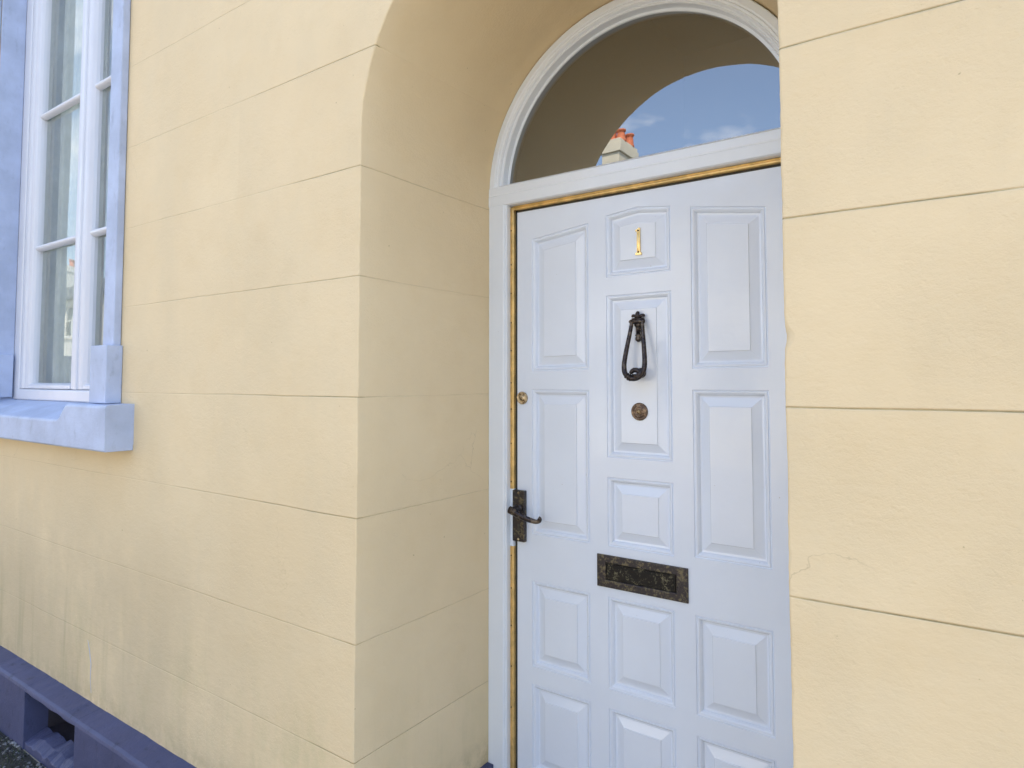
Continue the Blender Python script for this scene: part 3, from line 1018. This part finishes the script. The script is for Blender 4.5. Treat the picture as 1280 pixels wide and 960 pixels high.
# ------------------------------------------------------------------ the houses across the street
def terrace_house(x0, x1, mat, label, chim, stack_mat='white', pots=((.16, .35, .42), (.42, .30, .36), (.42, .75, .40), (.16, .85, .36))):
    t = thing('terraced_house', ((x0 + x1) / 2, -9, -1.5), label, 'house', 'houses across the street')
    m = MB()
    yf, ze = -9.0, 3.35
    wins = []
    W = x1 - x0
    for zz in (-.55, 1.75):
        for fx in (.2, .5, .8):
            if zz < 0 and fx == .5: continue
            c = x0 + W * fx
            wins.append((c - .5, c + .5, zz, zz + 1.35))
    dc = x0 + W * .5
    dr = [(dc - .48, -1.49), (dc + .48, -1.49), (dc + .48, .65), (dc - .48, .65)]
    outer = [(x0 + .01, -1.5), dr[0], dr[3], dr[2], dr[1], (x1 - .01, -1.5), (x1 - .01, ze), (x0 + .01, ze)]
    outer = [(x0 + .01, -1.49)] + [dr[0], dr[3], dr[2], dr[1]] + [(x1 - .01, -1.49), (x1 - .01, ze), (x0 + .01, ze)]
    holes = [[(a, c), (b, c), (b, d), (a, d)] for a, b, c, d in wins]
    m.poly([outer] + holes, yf, flip=True)
    for h in holes + [dr]:
        m.loft([[(x, yf, z) for x, z in h], [(x, yf - .2, z) for x, z in h]], caps=False)
    for x in (x0 + .01, x1 - .01):
        i = [m.vert(x, yf, -1.49), m.vert(x, -17, -1.49), m.vert(x, -17, ze), m.vert(x, -13, 5.15), m.vert(x, yf, ze)]
        m.face(i)
    i = [m.vert(x0, -17, -1.49), m.vert(x1, -17, -1.49), m.vert(x1, -17, ze), m.vert(x0, -17, ze)]
    m.face(i)
    m.build('wall', mat, t, recalc=False)
    m = MB()
    m.loft([[(x, -8.75, ze - .02), (x, -8.75, ze + .06), (x, -13, 5.3), (x, -17.25, ze + .06), (x, -17.25, ze - .02), (x, -13, 5.18)] for x in (x0, x1)])
    roof = m.build('roof', 'roof', t)
    for a, b, c, d in wins:
        m = MB()
        m.box(a, b, yf - .16, yf - .10, c, c + .07); m.box(a, b, yf - .16, yf - .10, d - .07, d)
        m.box(a, a + .07, yf - .16, yf - .10, c + .07, d - .07); m.box(b - .07, b, yf - .16, yf - .10, c + .07, d - .07)
        m.box(a + .07, b - .07, yf - .15, yf - .11, (c + d) / 2 - .025, (c + d) / 2 + .025)
        f = m.build('window', 'white', t)
        m = MB(); m.box(a + .02, b - .02, yf - .19, yf - .17, c + .02, d - .02); m.build('pane', 'oppwin', f)
        m = MB(); m.box(a - .08, b + .08, yf - .02, yf + .08, c - .09, c - .002); m.build('sill', 'white', f)
    m = MB(); m.box(dr[0][0] + .03, dr[1][0] - .03, yf - .19, yf - .14, -1.48, .62); dd = m.build('door', 'oppdoor', t)
    m = MB(); m.ball((dc + .36, yf - .11, -.45), .035); m.build('handle', 'brass', dd)
    if chim:
        cx0, cx1, cy0, cy1, zt = chim
        m = MB()
        m.box(cx0 + .05, cx1 - .05, cy0 + .05, cy1 - .05, 3.6, zt - .36)
        m.box(cx0, cx1, cy0, cy1, zt - .36, zt - .10)
        m.box(cx0 + .03, cx1 - .03, cy0 + .03, cy1 - .03, zt - .10, zt)
        ch = m.build('chimney', stack_mat, t, bevel=.012)
        for fx, fy, h in pots:
            m = MB()
            px, py = cx0 + fx * (cx1 - cx0) / .58, cy1 - fy * (cy1 - cy0)
            m.lathe((px, py, zt - .02), (0, 0, 1), [(.145, 0), (.15, .05), (.128, .10), (.105, h * .65), (.098, h * .8), (.13, h * .86), (.13, h * .97), (.10, h), (.085, h), (.08, h - .1)], 20)
            m.build('chimney_pot', 'pot', t)
    return t
terrace_house(-12.2, -5.2, 'white', 'white terraced house whose white chimney with orange pots is mirrored in the fanlight', (-8.17, -7.56, -13.2, -12.0, 6.84), 'creamr')
terrace_house(-5.2, 1.8, 'creamr', 'cream rendered terraced house across the street, right of the white one', None)
terrace_house(1.8, 9.0, 'white', 'white terraced house at the right end of the row across the street', (6.9, 7.5, -13.2, -12.0, 6.3))
terrace_house(-19.4, -12.2, 'creamr', 'cream rendered terraced house across the street with a chimney, left of the white one', (-18.4, -17.8, -13.2, -12.0, 6.3))
terrace_house(-27, -19.4, 'pinkr', 'pale pink terraced house across the street, fifth from the right end of the row', None)

terrace_house(-34.6, -27, 'white', 'white terraced house further left, between the pale pink one and a cream one', None)
terrace_house(-42.2, -34.6, 'creamr', 'cream terraced house second from the far left end of the row', (-41.2, -40.6, -13.2, -12.0, 6.3))
terrace_house(-50, -42.2, 'pinkr', 'pink terraced house at the far left end of the row across the street', None)
